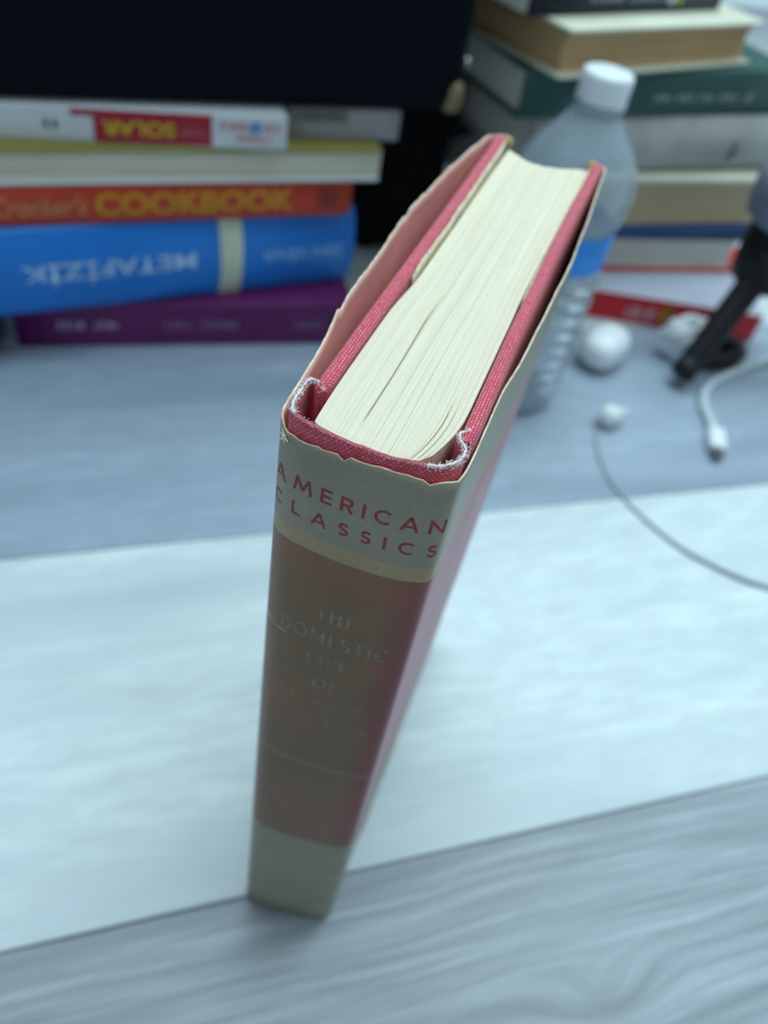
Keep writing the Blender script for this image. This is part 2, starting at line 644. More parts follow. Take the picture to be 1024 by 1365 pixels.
def board(name, outer, thick):
    """cloth board: rounded cross section swept from spine to fore-edge; outer = [(y, x_outer_at_top)], thick is signed"""
    ys = [4.6, 5.2] + [5.2 + (D0 - 5.8) * i / 40 for i in range(1, 41)] + [D0 - .1, D0]
    r = 1.05
    sec = []                                      # section (n along thickness 0..|t|, z)
    T = abs(thick)
    sec.append((0, 0))
    for z in (30, 60, 90, 120, 150, 180, 200, 215):
        sec.append((0, z))
    for i in range(6):
        a = math.pi - math.pi / 2 * i / 5
        sec.append((r + r * math.cos(a), H - r + r * math.sin(a)))
    for i in range(6):
        a = math.pi / 2 - math.pi / 2 * i / 5
        sec.append((T - r + r * math.cos(a), H - r + r * math.sin(a)))
    for z in (215, 180, 120, 60, 0):
        sec.append((T, z))
    L = [0]
    for a, b in zip(sec, sec[1:]):
        L.append(L[-1] + math.dist(a, b))
    itop = 14
    verts, uvs, faces = [], [], []
    ns = len(sec)
    for yi, y in enumerate(ys):
        sq = 0.55 if yi in (0, len(ys) - 1) else (0.9 if yi in (1, len(ys) - 2) else 1.0)
        xo = lerp_pts(outer, y)
        for (n, z), l in zip(sec, L):
            nn = T / 2 + (n - T / 2) * sq
            zz = z - (1 - sq) * 1.0 if z > 220 else z
            verts.append(TB(xo + math.copysign(nn, thick), y, zz))
            uvs.append((y, l - L[itop]))
    for i in range(len(ys) - 1):
        for k in range(ns - 1):
            q = (i * ns + k, i * ns + k + 1, (i + 1) * ns + k + 1, (i + 1) * ns + k)
            faces.append(q if thick < 0 else q[::-1])
        faces.append((i * ns, (i + 1) * ns, (i + 1) * ns + ns - 1, i * ns + ns - 1))
    faces.append(tuple(range(ns)))
    faces.append(tuple((len(ys) - 1) * ns + k for k in range(ns))[::-1])
    return mesh_obj(name, verts, faces, CLOTH, book, uvs, smooth=True)


LB = [(0, 3.1), (25, 2.8), (60, 2.5), (90, 2.2), (134, 1.6)]          # outer face of the left board
RB = [(0, 30.9), (40, 30.5), (80, 30.7), (105, 31.2), (134, 31.9)]    # outer face of the right board
bl = board('cover_board', LB, 2.6)
br_ = board('cover_board', RB, -2.6)

# --- cloth spine with the two joints
spine_pts = [(5.2, 5.0), (3.6, 6.6), (1.9, 6.9), (1.25, 5.6), (1.3, 2.4), (1.7, -1.2), (3.2, -3.2), (8, -4.6), (14, -5.2), (20, -5.1), (25.6, -4.3), (28.6, -2.8), (30.2, -.3),
             (30.35, 2.4), (29.2, 4.0), (28.5, 5.6), (29.6, 6.6), (29.6, 7.6)]
sp = catmull([(a, b, 0) for a, b in spine_pts], 130)
zs = [0, 25, 50, 75, 100, 125, 150, 175, 195, 205, 212, 216, 219, 221, 222.6, 223.6, 224.2]
verts, uvs, faces = [], [], []
sl = [0]
for a, b in zip(sp, sp[1:]):
    sl.append(sl[-1] + (b - a).length)
NS, NZ = len(sp), len(zs)
TH = .85
for layer in (0, 1):
    for i, p in enumerate(sp):
        t = (sp[min(i + 1, NS - 1)] - sp[max(i - 1, 0)]).normalized()
        nrm = Vector((-t.y, t.x, 0))            # points inwards (towards the pages)
        q = p + nrm * (TH * layer)
        wob = .35 * noise.noise(Vector((sl[i] * .35, 0, 3.3)))
        for z in zs:
            zz = z + wob * smooth((z - 205) / 20)
            verts.append(TB(q.x, q.y, zz))
            uvs.append((sl[i], z - H + (.4 if layer == 0 else 101.5) if z > 222 else z - H))
for layer in (0, 1):
    o = layer * NS * NZ
    for i in range(NS - 1):
        for k in range(NZ - 1):
            q = (o + i * NZ + k, o + (i + 1) * NZ + k, o + (i + 1) * NZ + k + 1, o + i * NZ + k + 1)
            faces.append(q if layer == 0 else q[::-1])
# rounded rim between the layers
rim0 = len(verts)
for i in range(NS):
    a, b = verts[i * NZ + NZ - 1], verts[NS * NZ + i * NZ + NZ - 1]
    verts.append((a + b) / 2 + Vector((0, 0, .00045)))
    uvs.append((sl[i], 101.6))
for i in range(NS - 1):
    a0, a1 = i * NZ + NZ - 1, (i + 1) * NZ + NZ - 1
    b0, b1 = NS * NZ + a0, NS * NZ + a1
    faces += [(a0, a1, rim0 + i + 1, rim0 + i), (rim0 + i, rim0 + i + 1, b1, b0)]
spine_cloth = mesh_obj('spine_cloth', verts, faces, CLOTH, book, uvs, smooth=True)

# --- frayed white threads on the rim of the cloth
THREAD = plain('white_thread', (.80, .73, .72), .85, .1, 900)
vv, ff = [], []


def add_tube(path, rad, seg=5):
    v, f = tube_data(path, rad, seg)
    o = len(vv)
    vv.extend(v)
    ff.extend([tuple(i + o for i in q) for q in f])


def rim_point(i, off=.4, dz=0):
    a, b = verts[i * NZ + NZ - 1], verts[NS * NZ + i * NZ + NZ - 1]
    return a.lerp(b, off) + Vector((0, 0, dz / 1000))


jl = [i for i in range(NS) if sl[i] < 15.0]
jr = [i for i in range(NS) if sl[i] > sl[-1] - 15.5]
for group_ in (jl, jr):
    path = [rim_point(i, .5 + .08 * math.sin(i * 1.7), .35 + .12 * R.random()) for i in group_]
    add_tube(path, [.00016 + .00012 * R.random() for _ in path], 7)
    for i in group_:
        for _ in range(9):
            p = rim_point(i, R.uniform(-.1, 1.1), R.uniform(-.1, .5))
            d = Vector((R.uniform(-1, 1), R.uniform(-1, 1), R.uniform(-.2, .8))).normalized() * R.uniform(.0002, .0007)
            add_tube([p, p + d * .5 + Vector((R.uniform(-1, 1), R.uniform(-1, 1), 0)) * .0001, p + d], .00006, 4)
for i in range(NS):
    if i in jl or i in jr:
        continue
    for _ in range(7):
        p = rim_point(i, R.uniform(-.1, 1.0), R.uniform(-.2, .3))
        d = Vector((R.uniform(-1, 1), R.uniform(-1, 1), R.uniform(0, .7))).normalized() * R.uniform(.0001, .0004)
        add_tube([p, p + d], .00004, 4)
fray = mesh_obj('frayed_thread', vv, ff, THREAD, spine_cloth, smooth=True)
fray['label'] = 'white frayed threads on the cloth rim'
fray['kind'] = 'stuff'

# --- worn tan corners of the boards at the fore-edge
TAN = plain('worn_board', (.55, .40, .20), .9, .35, 700, .5)
for bo, x0, x1 in ((bl, 2.4, 6.6), (br_, 27.6, 30.4)):
    bm = bmesh.new()
    bmesh.ops.create_icosphere(bm, subdivisions=3, radius=1)
    for v in bm.verts:
        n3 = noise.noise_vector(v.co * 2.3 + Vector((x0, 0, 0))) * .35
        q = v.co + n3
        v.co = TB((x0 + x1) / 2 + q.x * (x1 - x0) / 2, D0 - .3 + q.y * 1.5, H - 1.3 + q.z * 1.5)
    c = bm_obj('worn_corner', bm, TAN, bo, smooth=False)
    c['label'] = 'tan rubbed board corner'


# --- pages
def page_material():
    m, nt, b = new_mat('aged_pages')
    tc = node(nt, 'ShaderNodeTexCoord')

    def uvm(sx, sy):
        q = node(nt, 'ShaderNodeMapping')
        q.inputs['Scale'].default_value = (sx, sy, 1)
        nt.links.new(tc.outputs['UV'], q.inputs[0])
        return q.outputs[0]
    fine = noise_n(nt, uvm(420, 2.0), 1.0, 3, .65)
    mid = noise_n(nt, uvm(46, .8), 1.0, 3, .5)
    stain = noise_n(nt, uvm(7, 5), 1.0, 5, .6)
    speck = noise_n(nt, uvm(60, 300), 1.0, 2, .5)
    c = ramp(nt, mid, [(.28, (.70, .60, .43)), (.5, (.86, .78, .61)), (.72, (.93, .88, .74))])
    c = mixc(nt, .5, c, ramp(nt, fine, [(.28, (.60, .49, .32)), (.5, (.86, .78, .61)), (.8, (.92, .86, .72))]))
    c = mixc(nt, ramp(nt, stain, [(.5, (0, 0, 0)), (.78, (.4, .4, .4))]), c, (.76, .64, .44))
    c = mixc(nt, ramp(nt, speck, [(.73, (0, 0, 0)), (.8, (.45, .45, .45))]), c, (.5, .38, .22))
    nt.links.new(c, b.inputs['Base Color'])
    b.inputs['Roughness'].default_value = .9
    b.inputs['Specular IOR Level'].default_value = .1
    bump_n(nt, fine, b, .45, .0003)
    return m


PAGES = page_material()
SPB = [(0, -2.0), (.06, -2.9), (.2, -3.5), (.4, -4.2), (.6, -4.3), (.8, -3.9), (.93, -2.7), (1, -.4)]      # back of the block
FORE = [(0, 132.5), (.1, 130.2), (.3, 127.2), (.5, 127.2), (.7, 129.4), (.9, 132.4), (1, 133.8)]


def block_pt(u, t, z):
    y0, y1 = lerp_pts(SPB, u), lerp_pts(FORE, u)
    y = y0 + (y1 - y0) * t
    xl = lerp_pts(LB, max(0, y)) + 2.95 + .95 * smooth((y - 34) / 18) + .5 * smooth((y - 95) / 35)
    xr = lerp_pts(RB, max(0, y)) - 2.95 - .35 * smooth((y - 40) / 18)
    uu = u
    # leaves at the outside bend in towards the rounded back
    e = max(0, 1 - (y - y0) / 13.0)
    uu = u + e * e * ((.5 - u) * .03 + (-.09 if u > .6 else 0) * smooth((u - .6) / .3))
    return TB(xl + (xr - xl) * uu, y, z)


def block_mesh(name, u0, u1, nu, top, mat, parent, zlow, inset=0.0, tweak=None):
    tt = [0, .01, .02, .035, .05, .075, .1, .14, .18] + [.18 + .82 * i / 26 for i in range(1, 27)]
    verts, uvs, faces = [], [], []
    nt_ = len(tt)
    for i in range(nu + 1):
        u = u0 + (u1 - u0) * i / nu
        for t in tt:
            z = top - 1.3 * smooth(t * 1.3)
            edge = min(i, nu - i)
            z -= .07 if edge == 0 else 0
            z += .06 * noise.noise(Vector((u * 140, t * 1.3, 5))) + .10 * noise.noise(Vector((u * 33, t * 2.0, 9)))
            if t == 0:
                z -= .12
            if t == 1:
                z -= .15
            if tweak:
                z += tweak(u, t)
            verts.append(block_pt(u, inset + (1 - 2 * inset) * t, z))
            uvs.append((u, t))
    top_n = len(verts)
    for i in range(nu):
        for k in range(nt_ - 1):
            faces.append((i * nt_ + k, (i + 1) * nt_ + k, (i + 1) * nt_ + k + 1, i * nt_ + k + 1))
    # walls down to zlow
    ring = [i * nt_ for i in range(nu + 1)] + [nu * nt_ + k for k in range(1, nt_)] + [i * nt_ + nt_ - 1 for i in range(nu - 1, -1, -1)] + [k for k in range(nt_ - 2, 0, -1)]
    for v in ring:
        u, t = uvs[v]
        verts.append(block_pt(u, inset + (1 - 2 * inset) * t, zlow))
        uvs.append((u, t))
    n = len(ring)
    for j in range(n):
        a, b = ring[j], ring[(j + 1) % n]
        faces.append((a, top_n + j, top_n + (j + 1) % n, b))
    faces.append(tuple(top_n + j for j in range(n))[::-1])
    return mesh_obj(name, verts, faces, mat, parent, uvs, smooth=False)


ZT = 223.9
text_block = block_mesh('text_block', .002, .998, 30, ZT - 3.2, PAGES, book, 3.0, inset=.004)
cuts = [0, .055, .12, .19, .255, .335, .40, .47, .545, .61, .685, .755, .83, .90, .955, 1.0]


def crack(u, t):
    # the deep slit between two gatherings and small irregular dips
    c = 0.0
    cu = .318 + .02 * math.sin(t * 9) * (1 - t)
    if .03 < t < .42:
        c -= 1.4 * math.exp(-((u - cu) / .0032) ** 2) * smooth((t - .03) / .05) * (1 - smooth((t - .22) / .2))
    if .0 < t < .12:
        c -= .7 * math.exp(-((u - .86) / .004) ** 2) + .5 * math.exp(-((u - .905) / .004) ** 2)
    return c


for i, (a, b) in enumerate(zip(cuts, cuts[1:])):
    block_mesh('gathering', a + .00012, b - .00012, max(8, int((b - a) * 620)), ZT + R.uniform(-.12, .12) - (.3 if i == 0 else 0), PAGES, text_block, 200.0, tweak=crack)


# --- dust jacket
def jacket_material():
    m, nt, b = new_mat('jacket_print')
    tc = node(nt, 'ShaderNodeTexCoord')
    sep = node(nt, 'ShaderNodeSeparateXYZ')
    nt.links.new(tc.outputs['UV'], sep.inputs[0])
    s, z = sep.outputs[0], sep.outputs[1]             # s: mm along the jacket from the middle of the spine, z: mm height
    obj = coords(nt, 'Object', (1, 1, 1))
    wob = noise_n(nt, obj, 220, 3)
    zz = math_n(nt, 'ADD', z, math_n(nt, 'MULTIPLY', math_n(nt, 'SUBTRACT', wob, .5), .5))
    big = noise_n(nt, obj, 60, 5, .6)
    fine = noise_n(nt, obj, 900, 4, .7)
    fibre = noise_n(nt, coords(nt, 'UV', (2.2, .8, 1)), 1.6, 4, .7)
    cream = ramp(nt, big, [(.3, (.275, .255, .185)), (.7, (.345, .32, .24))])
    stripe = ramp(nt, big, [(.3, (.36, .28, .155)), (.7, (.43, .34, .20))])
    # print panel: faded to brown on the spine, red where it was kept from the sun
    fade = math_n(nt, 'ABSOLUTE', s)
    faded = ramp(nt, big, [(.3, (.18, .118, .06)), (.52, (.22, .134, .07)), (.72, (.30, .125, .07))])
    kept = math_n(nt, 'MULTIPLY', math_n(nt, 'SUBTRACT', s, 17.0), .6, clamp=True)
    red = mixc(nt, kept, (.24, .035, .055), (.50, .20, .26))
    onright = math_n(nt, 'MULTIPLY', math_n(nt, 'SUBTRACT', s, 9.0), .13, clamp=True)
    onleft = math_n(nt, 'MULTIPLY', math_n(nt, 'SUBTRACT', math_n(nt, 'MULTIPLY', s, -1.0), 12.0), .12, clamp=True)
    edge = math_n(nt, 'MAXIMUM', onright, onleft)
    panel = mixc(nt, edge, faded, red)
    topred = math_n(nt, 'MULTIPLY', math_n(nt, 'SUBTRACT', z, 176.0), .035, clamp=True)
    panel = mixc(nt, math_n(nt, 'MULTIPLY', topred, .45), panel, (.36, .12, .09))
    foot = math_n(nt, 'MULTIPLY', math_n(nt, 'SUBTRACT', 112.0, z), .04, clamp=True)
    panel = mixc(nt, math_n(nt, 'MULTIPLY', foot, .2), panel, (.33, .14, .12))

    def above(h):
        return math_n(nt, 'GREATER_THAN', zz, h)
    c = mixc(nt, above(71.0), cream, panel)
    c = mixc(nt, above(197.6), c, stripe)
    c = mixc(nt, above(201.4), c, cream)
    rule = math_n(nt, 'MULTIPLY', math_n(nt, 'GREATER_THAN', zz, 118.2), math_n(nt, 'LESS_THAN', zz, 119.4))
    c = mixc(nt, math_n(nt, 'MULTIPLY', rule, .28), c, (.36, .36, .30))
    # rubbing and speckle of old paper
    rub = ramp(nt, fibre, [(.60, (0, 0, 0)), (.78, (.22, .22, .22))])
    c = mixc(nt, rub, c, (.60, .57, .48))
    dk = ramp(nt, fine, [(.3, (.25, .25, .25)), (.55, (0, 0, 0))])
    c = mixc(nt, dk, c, (.17, .15, .12))
    nt.links.new(c, b.inputs['Base Color'])
    b.inputs['Roughness'].default_value = .40
    b.inputs['Specular IOR Level'].default_value = .36
    bump_n(nt, fibre, b, .2, .0003)
    return m


JK = jacket_material()
JIN = plain('jacket_back_red_bounce', (.88, .54, .45), .85, .08, 90)  # cream paper; red bounce and glow off the cloth put into this pink
JRIM = plain('torn_paper_edge', (.80, .70, .50), .9, .25, 500)
jp = [(5.75, 49), (5.6, 70), (5.2, 100), (4.75, 128), (4.3, 135.2), (2.6, 136.4), (-.2, 136.2), (-1.6, 133), (-4.2, 109), (-5.5, 84), (-5.3, 68), (-4.6, 50), (-3.7, 34), (-1.8, 19.6), (-.6, 6.7), (-.25, 1.4),
      (.75, -2.0), (3.0, -4.1), (8, -5.35), (14, -5.9), (20, -5.8), (25.8, -5.0), (29.7, -3.7), (30.95, -2.3), (31.35, .4), (31.5, 4), (31.5, 11), (31.8, 24), (32.7, 36), (32.9, 47), (33.5, 66), (33.9, 81), (33.4, 115), (33.1, 132), (32.4, 136.2),
      (30.6, 136.5), (28.9, 135.2), (28.55, 128), (28.0, 100), (27.55, 75), (27.6, 54)]
NJ = 420
jpath = catmull([(a, b, 0) for a, b in jp], NJ)
js = [0]
for a, b in zip(jpath, jpath[1:]):
    js.append(js[-1] + (b - a).length)


def near(x, y):
    return min(range(NJ), key=lambda i: (jpath[i].x - x) ** 2 + (jpath[i].y - y) ** 2)


i_mid = near(15.5, -5.9)
s_mid = js[i_mid]
key = [(near(5.75, 49), 1.0), (near(5.2, 100), .5), (near(4.3, 135.2), .5), (near(-.2, 136.2), 1.6), (near(-4.2, 109), 2.8), (near(-5.3, 68), 3.0), (near(-3.7, 34), 3.2), (near(-.6, 6.7), 3.0),
       (near(.75, -2), 3.2), (near(3, -4.1), 4.0), (near(8, -5.35), 3.5), (near(14, -5.9), 2.7), (near(20, -5.8), 2.5), (near(27, -4.4), 2.6), (near(31.1, -.2), 2.4), (near(31.5, 11), 2.8), (near(32.7, 36), 3.1), (near(33.9, 81), 2.6),
       (near(33.1, 132), 1.6), (near(28.9, 135.2), 1.0), (near(28, 100), 1.3), (near(27.6, 54), 1.6)]


def notch(s, c, w, d):
    return d * max(0, 1 - abs(s - c) / w)


n1, n2, n3 = js[near(-3.7, 33)], js[near(-5.4, 78)], js[near(32.9, 70)]
nsp, nsr = js[near(13.4, -5.9)], js[near(26.4, -4.8)]


def top_of(i):
    s = js[i]
    b = lerp_pts([(k, v) for k, v in key], i)
    b += .32 * noise.noise(Vector((s * .32, 1.5, 0))) + .3 * noise.noise(Vector((s * 1.1, 7.5, 0))) + .24 * noise.noise(Vector((s * 2.6, 2.5, 0)))
    b += notch(s, n1 - 1.5, 3.0, 1.1) - notch(s, n1 + 3, 3, .6) + notch(s, n2, 2.5, 1.0) + notch(s, n3, 5, .8) + notch(s, nsp, .45, 1.2) + notch(s, nsr, 1.6, .9)
    return H - b


jz = [0, .05, .12, .2, .3, .4, .5, .6, .7, .78, .85, .9, .93, .95, .965, .978, .99, 1.0]
NZJ = len(jz)
verts, uvs, faces, fm = [], [], [], []
THJ = .34
for layer in (0, 1):
    for i, p in enumerate(jpath):
        t = (jpath[min(i + 1, NJ - 1)] - jpath[max(i - 1, 0)]).normalized()
        nin = Vector((-t.y, t.x, 0))
        q = p + nin * THJ * layer
        zt = top_of(i)
        for f in jz:
            z = .2 + (zt - .2) * f
            bend = 0
            if abs(js[i] - s_mid) > 26:            # the free panels ripple a little
                bend = .35 * noise.noise(Vector((js[i] * .05, z * .02, 4))) * smooth((abs(js[i] - s_mid) - 26) / 20)
            verts.append(TB(q.x + nin.x * bend, q.y + nin.y * bend, z))
            uvs.append((js[i] - s_mid, z))
for layer in (0, 1):
    o = layer * NJ * NZJ
    for i in range(NJ - 1):
        for k in range(NZJ - 1):
            q = (o + i * NZJ + k, o + (i + 1) * NZJ + k, o + (i + 1) * NZJ + k + 1, o + i * NZJ + k + 1)
            faces.append(q if layer == 0 else q[::-1])
            onflap = js[i] < js[near(2.6, 136.4)] or js[i] > js[near(30.6, 136.5)]
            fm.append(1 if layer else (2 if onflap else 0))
o1 = NJ * NZJ
for i in range(NJ - 1):
    a, b = i * NZJ + NZJ - 1, (i + 1) * NZJ + NZJ - 1
    faces.append((a, b, o1 + b, o1 + a))
    fm.append(2)
    a, b = i * NZJ, (i + 1) * NZJ
    faces.append((b, a, o1 + a, o1 + b))
    fm.append(2)
for i in (0, NJ - 1):
    for k in range(NZJ - 1):
        q = (i * NZJ + k, i * NZJ + k + 1, o1 + i * NZJ + k + 1, o1 + i * NZJ + k)
        faces.append(q if i == 0 else q[::-1])
        fm.append(2)
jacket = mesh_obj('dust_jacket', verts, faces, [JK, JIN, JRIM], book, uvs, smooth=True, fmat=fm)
jacket['label'] = 'torn cream and faded red paper dust jacket'
sp_idx = [i for i in range(NJ) if abs(js[i] - s_mid) < 24]


def on_spine(a, z):
    """a: mm across the spine measured along the paper from its middle"""
    s = s_mid + a
    i = max(0, min(NJ - 2, next((k for k in range(NJ - 1) if js[k + 1] >= s), NJ - 2)))
    f = (s - js[i]) / (js[i + 1] - js[i])
    p = jpath[i].lerp(jpath[i + 1], f)
    t = (jpath[i + 1] - jpath[i]).normalized()
    p = p - Vector((-t.y, t.x, 0)) * .035
    return TB(p.x, p.y, z)


INK = plain('red_ink', (.30, .045, .055), .6, .25, 800)
FOIL = plain('faded_title_ink', (.245, .225, .155), .55, .3, 500)
FOIL2 = plain('very_faded_ink', (.235, .175, .115), .55, .3, 500)


def spaced(word, a0, a1, z0, z1, name, mat):
    """widely spaced capitals placed one by one so that letters keep their shape"""
    hgt = z1 - z0
    gl = [sans_polys(c) for c in word]
    gap = (a1 - a0 - sum(g[1] for g in gl) * hgt) / (len(word) - 1)
    big = bmesh.new()
    x = a0
    for polys, w in gl:
        for p in polys:
            big.faces.new([big.verts.new(on_spine(x + q[0] * hgt, z0 + q[1] * hgt)) for q in p])
        x += w * hgt + gap
    o = bm_obj(name, big, mat, jacket)
    return o


spaced('AMERICAN', -15.4, 16.3, 210.5, 213.8, 'lettering', INK)['label'] = 'red spaced capitals AMERICAN'
spaced('CLASSICS', -15.4, 15.9, 204.6, 207.7, 'lettering', INK)['label'] = 'red spaced capitals CLASSICS'
for word, a0, a1, zc, h in (('THE', -3.2, 5.0, 181.3, 4.2), ('DOMESTIC', -10.6, 12.2, 173.5, 4.3), ('LIFE', -4.0, 5.2, 165.0, 4.1), ('OF', -1.8, 4.2, 156.8, 4.1),
                            ('THOMAS', -9.4, 10.8, 149.2, 3.9), ('JEFFERSON', -11.0, 12.2, 141.4, 3.7)):
    put_print('title_word', serif_polys(word), a0, a1, zc - h / 2, zc + h / 2, on_spine, FOIL if zc > 150 else FOIL2, jacket, cuts=12, label='faded serif title word ' + word)
put_print('imprint_line', scribble_polys(14, random.Random(3), (6,)), -9.5, 9.5, 87.5, 89.5, on_spine, FOIL2, jacket, cuts=12, label='very faint line of imprint')
SCR = plain('scratch_white', (.62, .60, .52), .8, .1, 300)


def scratch(a0, z0, a1, z1, w):
    bm = bmesh.new()
    n = 8
    top, bot = [], []
    for k in range(n + 1):
        t = k / n
        ww = w * math.sin(math.pi * min(.97, max(.03, t))) * (.7 + .5 * R.random())
        a, z = a0 + (a1 - a0) * t, z0 + (z1 - z0) * t
        top.append(bm.verts.new(on_spine(a, z + ww)))
        bot.append(bm.verts.new(on_spine(a, z - ww)))
    for k in range(n):
        bm.faces.new((bot[k], bot[k + 1], top[k + 1], top[k]))
    bm_obj('scratch', bm, SCR, jacket)


scratch(-15.6, 172.6, -12.6, 170.8, .5)
scratch(-12.6, 170.6, -8.5, 170.0, .16)
scratch(-16.2, 159.2, -13.6, 157.8, .35)

# little torn flake of paper at the head of the spine
FLAKE = plain('paper_flake', (.88, .82, .62), .85, .15, 400)
bm = bmesh.new()
base = on_spine(-13.2, 220.0)
ax = (on_spine(-12.2, 220.0) - on_spine(-14.2, 220.0)).normalized()
out = Vector((-ax.y, ax.x, 0)) * -1
rr_ = random.Random(5)
for k in range(9):
    ang = k * 2 * math.pi / 9 + rr_.uniform(-.3, .3)
    L = rr_.uniform(.0009, .0019)
    d = ax * math.cos(ang) + Vector((0, 0, 1)) * math.sin(ang)
    n = ax * -math.sin(ang) + Vector((0, 0, 1)) * math.cos(ang)
    b0 = base - out * 0.0
    tip = base + d * L + (-out) * 0 + out * rr_.uniform(.0001, .0006)
    p = [b0 + n * .0004 + out * .0001, b0 - n * .0004 + out * .0001, tip, b0 + out * .0005]
    q = [bm.verts.new(v) for v in p]
    bm.faces.new((q[0], q[1], q[2]))
    bm.faces.new((q[0], q[3], q[2]))
    bm.faces.new((q[1], q[2], q[3]))
bm_obj('paper_flake', bm, FLAKE, jacket)

# ------------------------------------------------------------------ generic lying book
def lying_book(name, corner, ang, L, dep, z0, th, label, spine_front=True, cover=None, pages=None, top=None, bottom=None, spine=None,
               board_t=.0025, round_=0.0, soft=False, over=.003, cat='book', group=None, tilt=0.0, right=None):
    """local frame: x along the front, y away from the camera, z up. Parts: cover_top, cover_bottom, spine, page_block."""
    o = empty(name, (corner[0], corner[1], z0), math.radians(ang), label, cat, group)
    o.rotation_euler.y = math.radians(tilt)
    top, bottom, spine = top or cover, bottom or cover, spine or cover
    y_in = .0012 if soft else (.004 if spine_front else over)
    ov = .0004 if soft else over
    rbox('cover_bottom', 0, L, 0 if not spine_front else .0008, dep, 0, board_t, bottom, o, r=board_t * .4)
    rbox('cover_top', 0, L, 0 if not spine_front else .0008, dep, th - board_t, th, top, o, r=board_t * .4)
    # page block with gently hollow front when the fore-edge faces out
    nx, nz = 14, 10
    verts, faces = [], []
    x0, x1, y1 = ov, L - (right or ov), dep - ov
    za, zb = board_t, th - board_t
    for i in range(nx + 1):
        for k in range(nz + 1):
            f = k / nz
            hol = 0 if spine_front or soft else .0035 * (1 - (2 * f - 1) ** 2)
            verts.append((x0 + (x1 - x0) * i / nx, y_in + hol + .0004 * noise.noise(Vector((i * .7, k * 3.1, z0 * 90))), za + (zb - za) * f))
    for i in range(nx):
        for k in range(nz):
            a = i * (nz + 1) + k
            faces.append((a, a + nz + 1, a + nz + 2, a + 1))
    nb = len(verts)
    verts += [(x0, y1, za), (x1, y1, za), (x1, y1, zb), (x0, y1, zb)]
    faces.append((nb + 1, nb, nb + 3, nb + 2))
    faces.append(tuple(range(0, nz + 1)) + (nb + 3, nb))
    r0 = nx * (nz + 1)
    faces.append((nb + 1, nb + 2) + tuple(range(r0 + nz, r0 - 1, -1)))
    faces.append((nb, nb + 1) + tuple(i * (nz + 1) for i in range(nx, -1, -1)))
    faces.append((nb + 2, nb + 3) + tuple(i * (nz + 1) + nz for i in range(nx + 1)))
    mesh_obj('page_block', verts, faces, pages, o)

    def front(x, z, off=.0004):
        h = (z - th / 2) / (th / 2)
        return (x, -off - round_ * (1 - h * h), z)
    if spine_front:
        n = 16
        verts, faces = [], []
        xs = [0, L * .25, L * .5, L * .75, L]
        for xx in xs:
            for k in range(n + 1):
                z = th * k / n
                y = -round_ * (1 - (2 * k / n - 1) ** 2)
                verts.append((xx, y, z))
        for xx in xs:
            for k in range(n + 1):
                z = th * k / n
                y = -round_ * (1 - (2 * k / n - 1) ** 2)
                verts.append((xx, y + .0012, min(max(z, .0004), th - .0004)))
        m = len(xs) * (n + 1)
        for i in range(len(xs) - 1):
            for k in range(n):
                a = i * (n + 1) + k
                b = a + n + 1
                faces.append((a, b, b + 1, a + 1))
                faces.append((m + a + 1, m + b + 1, m + b, m + a))
            a, b = i * (n + 1), (i + 1) * (n + 1)
            faces.append((a, m + a, m + b, b))
            faces.append((b + n, m + b + n, m + a + n, a + n))
        for i in (0, len(xs) - 1):
            for k in range(n):
                a = i * (n + 1) + k
                q = (a, a + 1, m + a + 1, m + a)
                faces.append(q if i == 0 else q[::-1])
        s = mesh_obj('spine', verts, faces, spine, o, smooth=True)
        return o, s, front
    return o, None, front


def flat(c, r=.45, v=.08):
    return plain('print', c, r, v, 200)


CREAMP = pages_mat('cream_pages', (.72, .68, .55), (.5, .46, .36))
GREYP = pages_mat('pale_pages', (.80, .80, .70), (.60, .60, .52))
TANP = pages_mat('tan_pages', (.68, .54, .35), (.48, .37, .22))
BROWNP = pages_mat('browned_pages', (.62, .42, .22), (.42, .275, .13))

# ------------------------------------------------------------------ left stack, from the floor up
PURPLE = plain('purple_cover', (.13, .012, .11), .42, .1, 30)
o, s, fr = lying_book('paperback_book', (-.0872, .3362), -2.0, .204, .14, 0, .030, 'dark purple paperback lying on the floor under the thick blue book', cover=PURPLE, pages=CREAMP, soft=True, board_t=.0008)
LAV = flat((.50, .40, .62))
for a, b, n, g in ((.024, .058, 9, (4,)), (.086, .130, 12, (5,)), (.167, .186, 7, ())):
    put_print('lettering', scribble_polys(n, random.Random(n), g), a, b, .0125, .0175, fr, LAV if n == 9 else flat((.27, .17, .33)), s)

BLUE = plain('blue_cover', (.012, .20, .68), .35, .08, 20)
BAND = plain('cream_band', (.62, .68, .50), .5, .06, 40)
o, s, fr = lying_book('hardcover_book', (-.150, .3125), 9.8, .272, .16, .030, .0515, 'thick bright blue hardcover with white METAFİZİK lettering and cream band', cover=BLUE, pages=CREAMP, round_=.0065, board_t=.003)
WH = flat((.42, .62, .85))
put_print('lettering', text_polys('METAFİZİK', .012), .0745, .170, .0195, .0325, fr, WH, s, flip=True, cuts=10)
put_print('lettering', text_polys('İBN SİNA', .006), .211, .264, .0205, .030, fr, flat((.30, .52, .82)), s, flip=True, cuts=10)
put_print('lettering', text_polys('II', .01), .0500, .0570, .010, .019, fr, WH, s, flip=True)
bm = bmesh.new()
for k in range(13):
    z = .0515 * k / 12
    bm.verts.new(fr(.1850, z, .0003)); bm.verts.new(fr(.1985, z, .0003))
bm.verts.ensure_lookup_table()
for k in range(12):
    bm.faces.new((bm.verts[2 * k], bm.verts[2 * k + 1], bm.verts[2 * k + 3], bm.verts[2 * k + 2]))
bm_obj('title_band', bm, BAND, s)['label'] = 'cream vertical band across the spine'

